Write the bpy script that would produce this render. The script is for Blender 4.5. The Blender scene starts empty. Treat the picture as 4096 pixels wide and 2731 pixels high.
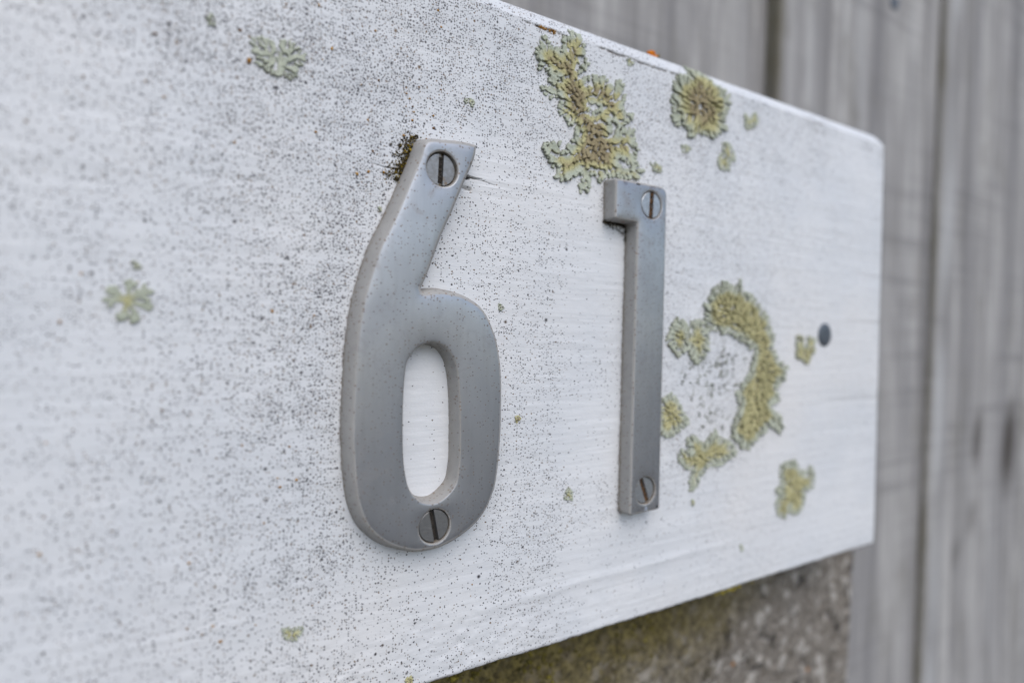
import bpy, math, random
import numpy as np
from mathutils import Matrix, Vector
from mathutils.geometry import delaunay_2d_cdt

# ---------------------------------------------------------------- camera, world, light, exposure
scene = bpy.context.scene
col = scene.collection
cam_data = bpy.data.cameras.new('camera')
cam = bpy.data.objects.new('camera', cam_data)
col.objects.link(cam)
scene.camera = cam
yaw, pitch, roll = math.radians(33.4182), math.radians(-0.61797), math.radians(1.1631)
F = Vector((math.sin(yaw)*math.cos(pitch), math.cos(yaw)*math.cos(pitch), math.sin(pitch)))
R0 = Vector((math.cos(yaw), -math.sin(yaw), 0))
U0 = R0.cross(F)
Rr = R0*math.cos(roll) + U0*math.sin(roll)
Ur = U0*math.cos(roll) - R0*math.sin(roll)
M = Matrix((Rr, Ur, -F)).transposed().to_4x4()
M.translation = Vector((-0.0646342, -0.1437154, 0.0537088))
cam.matrix_world = M
cam_data.sensor_width = 36.0
cam_data.lens = 22.287
cam_data.clip_start = 0.005
cam_data.clip_end = 200.0
cam_data.dof.use_dof = True
cam_data.dof.focus_distance = 0.165
cam_data.dof.aperture_fstop = 5.0
cam_data.dof.aperture_blades = 7

SUN_EL, SUN_AZ = math.radians(50), math.radians(188)   # azimuth measured from +Y (into the board) clockwise
world = bpy.data.worlds.new('World')
scene.world = world
world.use_nodes = True
wn = world.node_tree
sky = wn.nodes.new('ShaderNodeTexSky')
sky.sky_type = 'NISHITA'
sky.sun_disc = False
sky.sun_elevation = SUN_EL
sky.sun_rotation = SUN_AZ
sky.air_density = 1.0
sky.dust_density = 1.7
sky.ozone_density = 1.0
bg = wn.nodes['Background']
wn.links.new(sky.outputs[0], bg.inputs[0])
bg.inputs[1].default_value = 0.12
sun_data = bpy.data.lights.new('sun', 'SUN')
sun_data.energy = 1.0
sun_data.angle = math.radians(60)
sun_data.color = (1.0, 0.98, 0.955)
sun = bpy.data.objects.new('sun', sun_data)
col.objects.link(sun)
sd = Vector((math.sin(SUN_AZ)*math.cos(SUN_EL), math.cos(SUN_AZ)*math.cos(SUN_EL), math.sin(SUN_EL)))
sun.rotation_euler = sd.to_track_quat('Z', 'Y').to_euler()
sun.location = sd*3
scene.view_settings.view_transform = 'Standard'
scene.view_settings.look = 'None'
scene.view_settings.gamma = 1.0
scene.view_settings.use_curve_mapping = False
scene.view_settings.exposure = 0.54

# ---------------------------------------------------------------- traced outlines, millimetres on the board: (along, up)
SIX=[(1.41,99.54),(6.88,100.55),(11.84,100.99),(14.96,100.86),(14.74,99.06),(14.12,97.05),(13.08,94.65),(11.69,91.58),(9.98,87.56),(8.3,83.58),(6.62,79.95),(4.97,76.06),(3.67,72.54),(2.07,68.12),(1.26,66.38),(0.4,64.5),(0.72,63.3),(1.83,63.08),(3.86,63.53),(6.62,63.7),(9.09,63.49),(11.6,63.08),(13.8,62.24),(16.42,60.91),(18.34,59.2),(19.92,56.97),(21.1,54.59),(22.05,52.5),(22.9,49.06),(23.58,45.21),(23.98,40.19),(24.04,35.56),(24.08,30.15),(23.84,24.76),(23.5,20.15),(22.71,14.83),(21.66,11.88),(20.16,9.0),(18.01,6.44),(15.44,4.55),(12.07,2.83),(9.18,1.82),(6.33,1.19),(3.13,1.12),(0.39,1.37),(-2.31,2.19),(-4.97,3.34),(-7.59,4.92),(-10.16,7.23),(-11.99,9.56),(-13.45,12.83),(-14.39,16.34),(-14.98,20.45),(-15.42,25.54),(-15.68,30.59),(-15.63,37.29),(-15.27,45.65),(-15.02,50.67),(-14.55,54.84),(-13.7,60.36),(-12.57,64.76),(-11.14,69.52),(-9.68,73.74),(-6.97,79.32),(-5.15,83.41),(-2.99,88.78),(-0.49,94.9)]
HOLE=[(-0.22,50.08),(-1.53,48.49),(-2.63,46.74),(-3.07,44.11),(-3.34,40.26),(-3.44,36.05),(-3.43,31.84),(-3.32,27.98),(-3.13,24.09),(-2.69,20.88),(-2.06,17.99),(-1.25,15.95),(-0.27,14.59),(1.31,13.14),(3.3,12.35),(5.69,12.22),(7.7,13.05),(9.73,14.64),(11.14,16.51),(11.72,19.05),(12.06,22.73),(12.04,27.18),(11.93,32.38),(11.64,37.95),(11.2,42.4),(10.5,45.73),(9.41,48.12),(7.73,50.13),(5.67,51.2),(3.67,51.54),(1.51,50.98)]
SIXBASE=[(-15.96,53.98),(-16.86,45.4),(-17.16,38.56),(-17.04,29.98),(-16.71,23.08),(-15.83,16.79),(-14.5,11.77),(-11.92,7.21),(-8.2,4.15),(-4.38,1.73)]
ONE=[(62.05,99.79),(67.95,100.26),(75.5,100.24),(79.61,100.06),(81.71,99.68),(83.02,98.39),(83.43,94.74),(83.63,87.34),(83.56,75.45),(83.58,61.77),(83.54,23.3),(83.4,9.6),(82.97,1.43),(82.15,0.58),(76.48,-0.01),(72.06,0.07),(70.61,0.41),(70.82,10.97),(71.04,21.54),(71.54,34.74),(71.53,63.05),(71.32,77.41),(70.59,88.22),(62.2,88.52)]
ONEBASE=[(61.64,99.69),(61.79,87.89),(70.75,83.66),(71.01,77.82),(71.1,61.4),(70.52,20.81),(70.42,-0.25)]
SCREWS=[(5.7,93.62),(5.41,6.55),(77.0,94.06),(77.09,6.79)]
NAIL=[(180.72,56.17)]
CREASE=[(32.92,138.12),(38.96,138.3),(48.44,139.04),(59.39,139.09),(63.8,139.09),(72.97,138.93),(81.15,139.1),(90.77,138.81),(97.64,139.01),(112.74,139.57)]
TOPSIL=[(31.43,145.02),(52.8,144.79),(82.63,144.02),(122.6,144.47),(172.39,144.25),(218.49,145.13)]
C1=[(14.77,93.9),(16.08,94.17),(17.79,94.1),(19.53,94.1)]
C1b=[(16.66,93.76),(20.12,93.72),(23.67,93.14)]
C1c=[(14.06,91.74),(15.37,91.9),(16.7,92.02)]
C2=[(-10.3,93.43),(-8.4,93.14),(-6.79,92.95),(-3.86,93.2)]
C3=[(199.52,82.25),(210.13,82.18),(224.99,81.77)]
C4=[(196.07,62.15),(211.13,62.17),(225.51,62.07)]
C5=[(183.84,29.34),(195.53,29.45),(223.75,29.41)]
L={'big':[(38.25,135.95),(40.17,136.16),(40.61,134.11),(42.97,133.8),(44.16,133.48),(45.32,135.04),(44.47,136.7),(46.04,138.07),(48.44,139.04),(48.39,140.62),(50.44,140.87),(52.55,139.53),(53.06,136.44),(52.68,134.74),(54.83,133.34),(54.02,131.85),(51.95,131.01),(52.43,128.88),(53.71,127.89),(57.07,129.34),(58.36,129.65),(59.67,129.3),(61.83,130.47),(63.22,128.15),(65.01,128.23),(65.86,130.09),(67.9,130.24),(68.2,127.95),(69.39,126.52),(68.3,124.59),(67.88,123.16),(68.84,121.67),(72.56,121.76),(73.05,120.84),(71.68,119.88),(69.38,119.07),(69.44,117.05),(67.17,116.61),(65.76,118.01),(64.84,118.83),(63.09,117.48),(63.83,114.96),(66.31,114.76),(70.38,116.56),(72.94,116.71),(73.46,115.1),(73.29,113.01),(75.0,111.25),(73.39,109.94),(73.91,108.31),(75.86,106.57),(77.58,105.46),(75.95,103.82),(74.09,102.5),(69.43,102.13),(64.89,101.77),(61.77,101.96),(61.39,99.91),(59.65,99.65),(58.29,101.75),(56.16,101.09),(56.24,98.16),(55.04,95.7),(52.5,95.99),(53.27,98.69),(52.78,101.21),(51.15,99.98),(47.9,98.85),(45.51,97.85),(43.69,98.83),(44.23,100.81),(41.85,101.36),(42.2,103.3),(39.45,104.38),(38.61,107.02),(39.74,107.85),(42.88,107.17),(44.03,108.33),(45.65,107.36),(46.91,105.68),(48.46,108.18),(50.86,110.54),(50.81,112.46),(49.12,114.05),(47.46,115.31),(45.44,115.53),(44.17,118.1),(45.12,119.88),(44.09,121.22),(40.58,120.44),(38.24,121.46),(38.6,122.47),(40.51,122.91),(40.84,125.16),(43.96,126.22),(41.21,126.18),(40.39,127.54),(37.33,127.09),(36.88,129.75),(36.45,131.78),(38.32,133.19),(37.9,134.62)],'big_h':[(55.61,120.54),(57.71,121.97),(59.46,121.36),(56.92,119.67)],'big_h2':[(66.98,107.49),(70.68,106.75),(72.59,105.35),(69.35,104.83),(67.02,106.14)],'ros':[(98.05,142.76),(102.4,143.1),(107.49,141.73),(109.28,139.52),(114.52,138.83),(116.94,137.46),(117.61,135.3),(117.11,132.89),(114.85,129.74),(115.61,125.29),(112.13,124.24),(108.76,122.08),(105.89,123.04),(102.03,122.3),(98.81,120.58),(97.7,121.47),(98.7,123.86),(94.41,124.1),(92.34,122.96),(91.26,124.19),(91.69,126.79),(89.53,129.21),(91.01,131.68),(90.4,134.41),(91.34,137.15),(94.98,138.37),(98.16,139.5)],'ros_h':[(102.27,131.23),(103.89,132.32),(104.78,130.84),(103.16,129.38)],'s3':[(126.83,133.79),(129.97,132.29),(131.6,134.79),(134.5,135.03),(134.03,132.03),(130.66,129.19),(127.25,128.88)],'s4':[(115.19,120.61),(118.12,121.53),(119.39,119.83),(121.85,118.71),(121.63,116.33),(118.96,115.11),(119.05,112.61),(116.69,112.04),(113.41,113.04),(113.58,116.51),(115.9,117.29)],'s5':[(94.94,116.21),(97.31,117.0),(99.23,116.25),(97.92,115.1),(95.51,114.86)],'s6':[(80.89,108.44),(83.12,108.45),(86.16,107.53),(86.19,106.64),(83.68,106.43),(81.18,107.26)],'s7':[(70.19,138.23),(71.58,138.41),(73.01,137.75),(71.63,136.72),(70.22,137.05)],'s8':[(13.87,113.43),(15.46,114.19),(16.85,113.72),(16.4,112.32),(15.48,113.16),(14.3,112.8)],'arc':[(108.87,65.81),(113.19,71.42),(118.7,72.96),(123.52,71.41),(126.32,74.36),(128.43,70.43),(132.48,68.76),(136.62,66.73),(138.82,63.3),(143.06,62.15),(143.21,58.27),(146.54,55.08),(145.63,51.15),(149.02,47.22),(154.69,43.21),(153.75,39.23),(148.37,36.71),(150.76,31.35),(145.4,30.26),(147.69,26.88),(152.69,24.63),(153.97,20.56),(151.28,18.74),(146.79,22.33),(142.61,20.64),(137.52,17.76),(133.56,14.87),(129.52,15.82),(123.52,20.02),(125.26,24.88),(127.96,31.0),(125.86,34.83),(128.69,37.87),(132.55,40.94),(134.37,45.99),(136.29,49.17),(132.13,51.69),(130.09,52.94),(125.14,54.12),(120.28,55.9),(114.65,56.4),(110.06,57.5),(108.13,61.62)],'bot':[(100.84,19.85),(104.26,20.78),(108.79,17.46),(114.98,21.83),(116.93,19.26),(121.69,17.68),(126.66,13.55),(122.85,12.01),(118.2,9.98),(111.75,9.99),(108.23,7.94),(105.72,4.04),(103.15,2.56),(102.18,5.62),(103.78,9.58),(100.3,10.52),(96.79,14.35),(98.4,16.54),(102.71,15.59)],'lA':[(92.83,58.24),(94.43,60.01),(98.67,58.4),(100.05,55.52),(102.07,59.07),(107.3,59.81),(110.62,54.52),(110.3,50.92),(107.76,46.74),(104.3,44.99),(101.6,47.94),(99.78,50.86),(95.68,47.37),(93.12,49.67),(90.55,53.07)],'lB':[(87.19,32.73),(89.16,33.78),(92.75,35.93),(95.31,33.54),(97.08,30.57),(99.72,27.53),(101.07,25.69),(96.49,23.07),(91.58,21.68),(87.88,23.65)],'ringin':[(97.47,43.89),(114.74,53.98),(130.16,51.05),(132.5,42.21),(124.89,34.86),(122.51,21.33),(108.71,19.86),(96.18,32.35)],'low':[(152.91,5.98),(158.47,6.79),(163.05,6.7),(165.54,2.69),(170.32,1.51),(172.61,4.06),(175.14,1.71),(175.39,-3.92),(169.43,-5.31),(168.48,-10.73),(162.78,-14.08),(159.21,-10.87),(155.94,-13.45),(151.99,-11.9),(151.25,-7.14),(153.32,-4.07),(149.99,-3.0),(154.33,-1.51)],'u':[(161.92,54.64),(164.44,55.49),(165.57,50.93),(167.92,50.95),(169.15,55.57),(172.57,54.09),(173.24,49.94),(170.1,47.51),(169.63,44.55),(167.47,44.98),(167.16,46.83),(161.55,47.19)],'tl':[(-37.25,114.97),(-35.24,115.99),(-32.47,114.58),(-30.63,116.28),(-28.97,116.24),(-26.29,114.5),(-26.75,112.91),(-28.41,111.51),(-28.14,109.62),(-29.56,108.55),(-31.46,109.79),(-33.3,108.86),(-34.69,109.47),(-36.73,110.15),(-35.64,112.09),(-37.23,113.56)],'tl_h':[(-32.91,113.27),(-31.76,113.81),(-31.88,112.81),(-32.76,112.59)],'lf':[(-63.1,60.58),(-61.31,61.53),(-60.02,60.75),(-59.12,62.74),(-58.18,61.28),(-56.85,60.49),(-55.14,60.58),(-55.1,57.5),(-55.66,56.16),(-56.97,55.02),(-58.11,55.64),(-58.87,56.91),(-59.4,54.95),(-61.05,55.11),(-60.89,56.84),(-62.36,58.06),(-63.08,58.88)],'s13':[(-58.79,66.23),(-57.86,66.52),(-57.1,65.49),(-57.47,64.9),(-58.33,65.18)],'s14':[(-29.14,-12.05),(-27.06,-13.08),(-24.62,-12.69),(-24.95,-14.13),(-26.15,-15.63),(-28.42,-14.71)],'d1':[(52.21,7.55),(52.32,5.9),(50.84,6.35),(49.55,6.59),(49.05,7.93),(50.01,8.69),(50.74,9.91),(51.72,8.83)],'d2':[(27.38,61.09),(26.74,60.57),(26.36,59.84),(25.69,60.45),(25.83,61.02),(25.61,61.85),(26.32,61.71),(26.75,61.82)],'d3':[(33.48,30.59),(32.82,30.16),(32.45,29.52),(31.81,29.99),(31.87,30.69),(31.65,31.57),(32.41,31.43),(32.92,31.28)],'d4':[(-7.76,82.97),(-7.86,82.5),(-8.24,82.17),(-8.67,82.55),(-8.68,82.85),(-8.52,83.29),(-8.26,83.41),(-8.04,83.5)],'d5':[(105.45,-1.61),(104.7,-2.27),(104.27,-2.33),(103.52,-1.85),(103.62,-1.37),(103.37,-0.85),(104.21,-0.55),(104.76,-0.76)],'d6':[(132.14,-21.46),(131.57,-21.85),(130.87,-22.29),(129.86,-21.83),(130.06,-21.11),(130.05,-20.26),(130.8,-20.39),(131.29,-20.73)],'d7':[(2.27,-32.53),(2.48,-33.23),(1.71,-33.77),(1.13,-32.78),(0.63,-32.06),(1.28,-31.35),(1.66,-31.58),(2.27,-31.56)],'d8':[(-44.49,116.95),(-44.92,115.84),(-45.25,115.91),(-45.67,115.84),(-45.86,116.55),(-45.91,117.07),(-45.28,118.03),(-44.72,117.61)]}
POST=[(249.26,-48.11),(245.66,-112.75),(27.83,-49.14)]
ORANGE=[(85.74,145.67),(88.74,145.46)]
MOSS6=[(-2.31,98.76),(0.05,98.25),(-1.58,95.49),(-2.86,92.81),(-5.13,90.92),(-6.13,91.99),(-2.94,96.8)]
MOSS1=[(62.75,87.43),(65.64,86.89),(68.39,86.04),(70.2,84.77),(70.05,83.29),(71.53,86.96)]
OD=[(-30.48,124.59),(-23.36,126.44),(6.08,134.06),(7.09,130.19),(-16.61,106.39),(-9.04,113.16),(-13.38,111.1),(-10.08,124.43),(-11.61,103.31),(-23.5,98.16),(-22.4,114.62),(-20.3,117.55),(-13.94,90.34),(-11.17,91.3),(-10.16,96.13),(-1.89,111.62),(-1.13,110.57),(-0.21,108.88),(0.11,107.59),(-1.97,108.5),(5.4,107.72),(5.46,104.69),(-2.41,101.4),(3.54,101.69),(-0.29,105.46),(7.27,114.66),(-7.37,91.71),(-37.61,110.5),(-39.74,116.19),(-39.41,114.78),(-53.51,99.3),(-40.49,92.71),(-23.64,98.18),(-55.17,111.26),(-43.04,120.35),(-56.82,101.67),(-66.71,63.51),(-23.3,57.12),(-32.32,57.68),(-71.7,32.1),(-28.24,27.96),(-38.06,28.99),(-30.15,19.16),(-26.57,20.42),(-30.68,21.22),(-69.9,54.37),(-72.55,11.75),(-47.99,-7.71),(-43.21,-8.36),(-45.15,-9.62),(-41.63,-11.93),(-61.37,-6.83),(-22.56,-8.53),(-47.87,5.7),(-33.37,11.75)]
LFC=(-59.37,58.71)
LFT=[(-62.81,60.46),(-61.2,61.45),(-58.9,62.71),(-57.23,60.9),(-55.21,60.49),(-55.1,57.85),(-56.79,55.15),(-60.21,54.97),(-62.97,58.67)]
TLC=(-31.71,112.13)
TLT=[(-37.2,115.05),(-34.95,115.25),(-32.49,115.13),(-30.17,116.33),(-28.05,115.61),(-26.43,113.83),(-27.19,111.64),(-28.86,108.89),(-31.25,110.12),(-33.71,108.89),(-36.33,110.22),(-36.93,111.92)]
ROT=[(98.06,142.4),(102.4,143.1),(106.93,141.6),(109.85,139.65),(114.23,138.77),(117.25,137.15),(117.92,134.99),(117.12,132.51),(114.87,129.36),(115.61,125.29),(112.12,124.62),(108.76,122.08),(105.9,122.86),(102.03,122.3),(98.54,120.53),(97.66,122.56),(94.41,124.1),(92.07,123.27),(91.2,125.97),(89.53,129.21),(91.01,131.68),(90.4,134.41),(91.6,137.21),(95.51,138.5),(98.22,139.73),(102.7,139.21),(107.26,139.29),(107.37,136.08),(111.82,136.63),(111.85,135.9),(113.76,133.31),(114.56,132.75),(110.93,128.7),(112.8,126.99),(108.24,126.98),(107.26,124.08),(106.52,125.78),(101.78,123.64),(100.54,123.49),(97.93,125.44),(96.89,125.49),(96.43,126.01),(93.93,126.28),(93.94,129.76),(93.11,132.01),(93.96,132.98),(96.08,136.16),(97.07,135.34),(100.97,136.02),(106.27,134.71),(109.8,132.61),(108.79,128.33),(104.52,127.2),(100.79,127.02),(97.81,128.55),(97.43,132.42)]
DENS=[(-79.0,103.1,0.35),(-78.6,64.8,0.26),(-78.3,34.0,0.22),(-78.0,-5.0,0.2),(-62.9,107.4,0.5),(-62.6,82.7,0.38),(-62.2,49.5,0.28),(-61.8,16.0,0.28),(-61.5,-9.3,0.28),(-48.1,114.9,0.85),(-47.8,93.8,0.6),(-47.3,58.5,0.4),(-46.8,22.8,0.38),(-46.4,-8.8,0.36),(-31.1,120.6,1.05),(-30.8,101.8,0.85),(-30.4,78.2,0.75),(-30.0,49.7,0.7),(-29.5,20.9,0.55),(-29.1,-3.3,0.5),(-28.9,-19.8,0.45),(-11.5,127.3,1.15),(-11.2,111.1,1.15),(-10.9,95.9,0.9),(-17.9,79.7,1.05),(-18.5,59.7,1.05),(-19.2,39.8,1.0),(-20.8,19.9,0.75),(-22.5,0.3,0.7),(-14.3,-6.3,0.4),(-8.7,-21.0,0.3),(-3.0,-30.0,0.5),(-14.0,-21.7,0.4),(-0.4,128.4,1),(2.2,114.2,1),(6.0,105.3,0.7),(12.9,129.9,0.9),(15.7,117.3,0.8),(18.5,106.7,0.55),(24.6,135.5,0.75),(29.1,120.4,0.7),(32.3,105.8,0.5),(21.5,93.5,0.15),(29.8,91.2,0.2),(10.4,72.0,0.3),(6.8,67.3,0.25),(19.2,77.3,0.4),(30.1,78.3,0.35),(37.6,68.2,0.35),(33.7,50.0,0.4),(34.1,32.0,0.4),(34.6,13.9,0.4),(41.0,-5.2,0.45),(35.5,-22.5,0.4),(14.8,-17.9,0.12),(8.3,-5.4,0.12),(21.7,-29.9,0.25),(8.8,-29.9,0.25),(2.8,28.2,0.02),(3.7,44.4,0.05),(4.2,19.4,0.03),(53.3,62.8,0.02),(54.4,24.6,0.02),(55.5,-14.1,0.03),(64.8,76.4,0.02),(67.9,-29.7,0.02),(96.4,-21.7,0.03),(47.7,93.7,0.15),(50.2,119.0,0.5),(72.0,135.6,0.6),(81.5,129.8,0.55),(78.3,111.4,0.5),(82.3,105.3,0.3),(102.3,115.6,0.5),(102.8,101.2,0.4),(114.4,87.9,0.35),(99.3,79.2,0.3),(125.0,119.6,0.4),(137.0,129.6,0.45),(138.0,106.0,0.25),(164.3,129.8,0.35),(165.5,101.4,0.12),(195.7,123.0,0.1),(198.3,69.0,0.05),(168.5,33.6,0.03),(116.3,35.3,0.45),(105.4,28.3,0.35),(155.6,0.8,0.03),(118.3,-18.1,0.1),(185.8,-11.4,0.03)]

mm = 0.001
T = 4.945                       # thickness of the cast numbers, mm
BT, BB, BR, BL = 144.5, -35.3, 224.4, -330.0   # board top, bottom, right end, left end
rng = np.random.default_rng(61)
random.seed(61)

# ---------------------------------------------------------------- helpers
def tag(o, label=None, cat=None, group=None, kind=None):
    if label: o['label'] = label
    if cat: o['category'] = cat
    if group: o['group'] = group
    if kind: o['kind'] = kind
    return o

def empty(name, loc=(0, 0, 0)):
    o = bpy.data.objects.new(name, None)
    o.empty_display_size = 0.01
    o.location = loc
    col.objects.link(o)
    return o

def mesh_obj(name, verts, faces, mat, parent=None, smooth=True, angle=None, attrs=None, vcol=None):
    """verts in metres (world); the object keeps its origin at its parent's."""
    me = bpy.data.meshes.new(name)
    v = np.asarray(verts, dtype=np.float64)
    if parent is not None:
        v = v - np.array(parent.matrix_basis.translation if parent.parent is None else
                         parent.parent.matrix_basis.translation + parent.matrix_basis.translation)
    if isinstance(faces, np.ndarray):
        k = faces.shape[1]
        me.vertices.add(len(v)); me.vertices.foreach_set('co', v.astype(np.float32).ravel())
        me.loops.add(faces.size); me.loops.foreach_set('vertex_index', faces.astype(np.int32).ravel())
        me.polygons.add(len(faces)); me.polygons.foreach_set('loop_start', np.arange(0, faces.size, k, dtype=np.int32))
        me.update(calc_edges=True)
    else:
        me.from_pydata([tuple(p) for p in v], [], faces)
    me.validate()
    me.polygons.foreach_set('use_smooth', [bool(smooth)]*len(me.polygons))
    if smooth and angle is not None:
        me.set_sharp_from_angle(angle=math.radians(angle))
    for k, a in (attrs or {}).items():
        at = me.attributes.new(k, 'FLOAT', 'POINT')
        at.data.foreach_set('value', np.asarray(a, dtype=np.float32))
    me.materials.append(mat)
    o = bpy.data.objects.new(name, me)
    col.objects.link(o)
    if parent is not None: o.parent = parent
    return o

def vnoise(x, y, seed=0):
    """smooth value noise in [-1, 1], vectorised"""
    xi = np.floor(x).astype(np.int64); yi = np.floor(y).astype(np.int64)
    fx = x-xi; fy = y-yi
    fx = fx*fx*(3-2*fx); fy = fy*fy*(3-2*fy)
    def h(a, b):
        n = (a*374761393 + b*668265263 + seed*1442695041) & 0x7fffffff
        n = ((n ^ (n >> 13))*1274126177) & 0x7fffffff
        n = ((n ^ (n >> 16))*461845907) & 0x7fffffff
        return (n ^ (n >> 15)) % 100003/50001.5-1
    return (h(xi, yi)*(1-fx)+h(xi+1, yi)*fx)*(1-fy)+(h(xi, yi+1)*(1-fx)+h(xi+1, yi+1)*fx)*fy

def fbm(x, y, oct=4, seed=0):
    s = 0; a = 1; t = 0
    for i in range(oct):
        s = s+a*vnoise(x*2**i, y*2**i, seed+i*17); t += a; a *= .5
    return s/t

def seg_dist(px, py, line, closed=False):
    """distance from points to a polyline (mm)"""
    L = np.asarray(line, float)
    if closed: L = np.vstack([L, L[:1]])
    best = np.full(np.shape(px), 1e9)
    for (ax, ay), (bx, by) in zip(L[:-1], L[1:]):
        dx, dy = bx-ax, by-ay; q = dx*dx+dy*dy+1e-12
        t = np.clip(((px-ax)*dx+(py-ay)*dy)/q, 0, 1)
        best = np.minimum(best, np.hypot(px-ax-t*dx, py-ay-t*dy))
    return best

def inside(px, py, poly):
    P = np.asarray(poly, float); r = np.zeros(np.shape(px), bool); j = len(P)-1
    for i in range(len(P)):
        c = ((P[i, 1] > py) != (P[j, 1] > py)) & (px < (P[j, 0]-P[i, 0])*(py-P[i, 1])/(P[j, 1]-P[i, 1]+1e-12)+P[i, 0])
        r ^= c; j = i
    return r

def loop_smooth(pts, corners=(), step=.5):
    """Catmull-Rom resample of a closed outline; indices in corners stay sharp"""
    P = np.asarray(pts, float); n = len(P); out = []
    for i in range(n):
        p0, p1, p2, p3 = P[(i-1) % n], P[i], P[(i+1) % n], P[(i+2) % n]
        m1 = (p2-p0)/2; m2 = (p3-p1)/2
        if i in corners: m1 = p2-p1
        if (i+1) % n in corners: m2 = p2-p1
        k = max(1, int(np.hypot(*(p2-p1))/step))
        for t in np.arange(k)/k:
            out.append((2*t**3-3*t**2+1)*p1+(t**3-2*t**2+t)*m1+(-2*t**3+3*t**2)*p2+(t**3-t**2)*m2)
    return np.array(out)

def offset(P, d):
    """outward offset of a closed loop; (area sign decides outward)"""
    a = np.roll(P, 1, 0); b = np.roll(P, -1, 0)
    e1 = P-a; e2 = b-P
    n1 = np.stack([e1[:, 1], -e1[:, 0]], 1); n2 = np.stack([e2[:, 1], -e2[:, 0]], 1)
    n1 /= np.linalg.norm(n1, axis=1)[:, None]+1e-9; n2 /= np.linalg.norm(n2, axis=1)[:, None]+1e-9
    n = n1+n2; n /= np.linalg.norm(n, axis=1)[:, None]+1e-9
    c = np.clip((n*n1).sum(1), .6, 1)
    s = 1 if ((P[:, 0]*np.roll(P[:, 1], -1)-np.roll(P[:, 0], -1)*P[:, 1]).sum() > 0) else -1
    return P+n*(s*d/c)[:, None]

# ---- material helper
class NT:
    def __init__(s, name):
        s.m = bpy.data.materials.new(name); s.m.use_nodes = True
        s.t = s.m.node_tree; s.b = s.t.nodes['Principled BSDF']
        s.tc = s.t.nodes.new('ShaderNodeTexCoord').outputs['Object']
        s.geo = s.t.nodes.new('ShaderNodeNewGeometry').outputs['Position']
    def n(s, typ, ins=None, **kw):
        x = s.t.nodes.new(typ)
        for k, v in kw.items(): setattr(x, k, v)
        for k, v in (ins or {}).items():
            if isinstance(v, bpy.types.NodeSocket): s.t.links.new(v, x.inputs[k])
            else: x.inputs[k].default_value = v
        return x
    def math(s, op, a, b=0.0, c=0.0, clamp=False):
        return s.n('ShaderNodeMath', {0: a, 1: b, 2: c}, operation=op, use_clamp=clamp).outputs[0]
    def map(s, v, scale=(1, 1, 1), loc=(0, 0, 0), rot=(0, 0, 0)):
        return s.n('ShaderNodeMapping', {'Vector': v, 'Scale': scale, 'Location': loc, 'Rotation': rot}).outputs[0]
    def noise(s, v, scale, detail=4, rough=.55, dist=0.0):
        return s.n('ShaderNodeTexNoise', {'Vector': v, 'Scale': scale, 'Detail': detail, 'Roughness': rough, 'Distortion': dist}).outputs[0]
    def ramp(s, f, lo, hi, a=0.0, b=1.0, smooth=True):
        return s.n('ShaderNodeMapRange', {'Value': f, 'From Min': lo, 'From Max': hi, 'To Min': a, 'To Max': b},
                   interpolation_type='SMOOTHSTEP' if smooth else 'LINEAR').outputs[0]
    def mix(s, f, a, b, mode='MIX'):
        x = s.t.nodes.new('ShaderNodeMix'); x.data_type = 'RGBA'; x.blend_type = mode
        for i, v in ((0, f), (6, a), (7, b)):
            if isinstance(v, bpy.types.NodeSocket): s.t.links.new(v, x.inputs[i])
            elif i and len(v) == 3: x.inputs[i].default_value = (*v, 1)
            else: x.inputs[i].default_value = v
        return x.outputs[2]
    def attr(s, name):
        return s.n('ShaderNodeAttribute', attribute_name=name).outputs['Fac']
    def specks(s, v, cell, rad, prob, seed=0.0, dims='2D'):
        """round specks: one per Voronoi cell with probability prob; returns (mask, random)"""
        vv = s.map(v, (1/cell, 1/cell, 1/cell), (seed, seed*1.7, seed*.3))
        wob = s.noise(vv, 2.2, 2)
        x = s.n('ShaderNodeTexVoronoi', {'Vector': vv, 'Scale': 1.0, 'Randomness': 1.0}, voronoi_dimensions=dims)
        sep = s.n('ShaderNodeSeparateColor', {0: x.outputs['Color']})
        r = s.math('MULTIPLY', s.math('MULTIPLY_ADD', sep.outputs[1], .9, .45), rad)
        r = s.math('MULTIPLY', r, s.math('MULTIPLY_ADD', wob, 1.4, .3))
        d = s.math('SUBTRACT', r, x.outputs['Distance'])
        m = s.ramp(d, -.03, .06)
        on = s.math('LESS_THAN', sep.outputs[0], prob)
        return s.math('MULTIPLY', m, on), sep.outputs[2]
    def set(s, **kw):
        for k, v in kw.items():
            k = k.replace('_', ' ')
            if isinstance(v, bpy.types.NodeSocket): s.t.links.new(v, s.b.inputs[k])
            elif k == 'Base Color': s.b.inputs[k].default_value = (*v, 1)
            else: s.b.inputs[k].default_value = v
        return s
    def bump(s, h, dist, strength=1.0, nrm=None):
        ins = {'Height': h, 'Distance': dist, 'Strength': strength}
        if nrm is not None: ins['Normal'] = nrm
        return s.n('ShaderNodeBump', ins).outputs[0]

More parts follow.
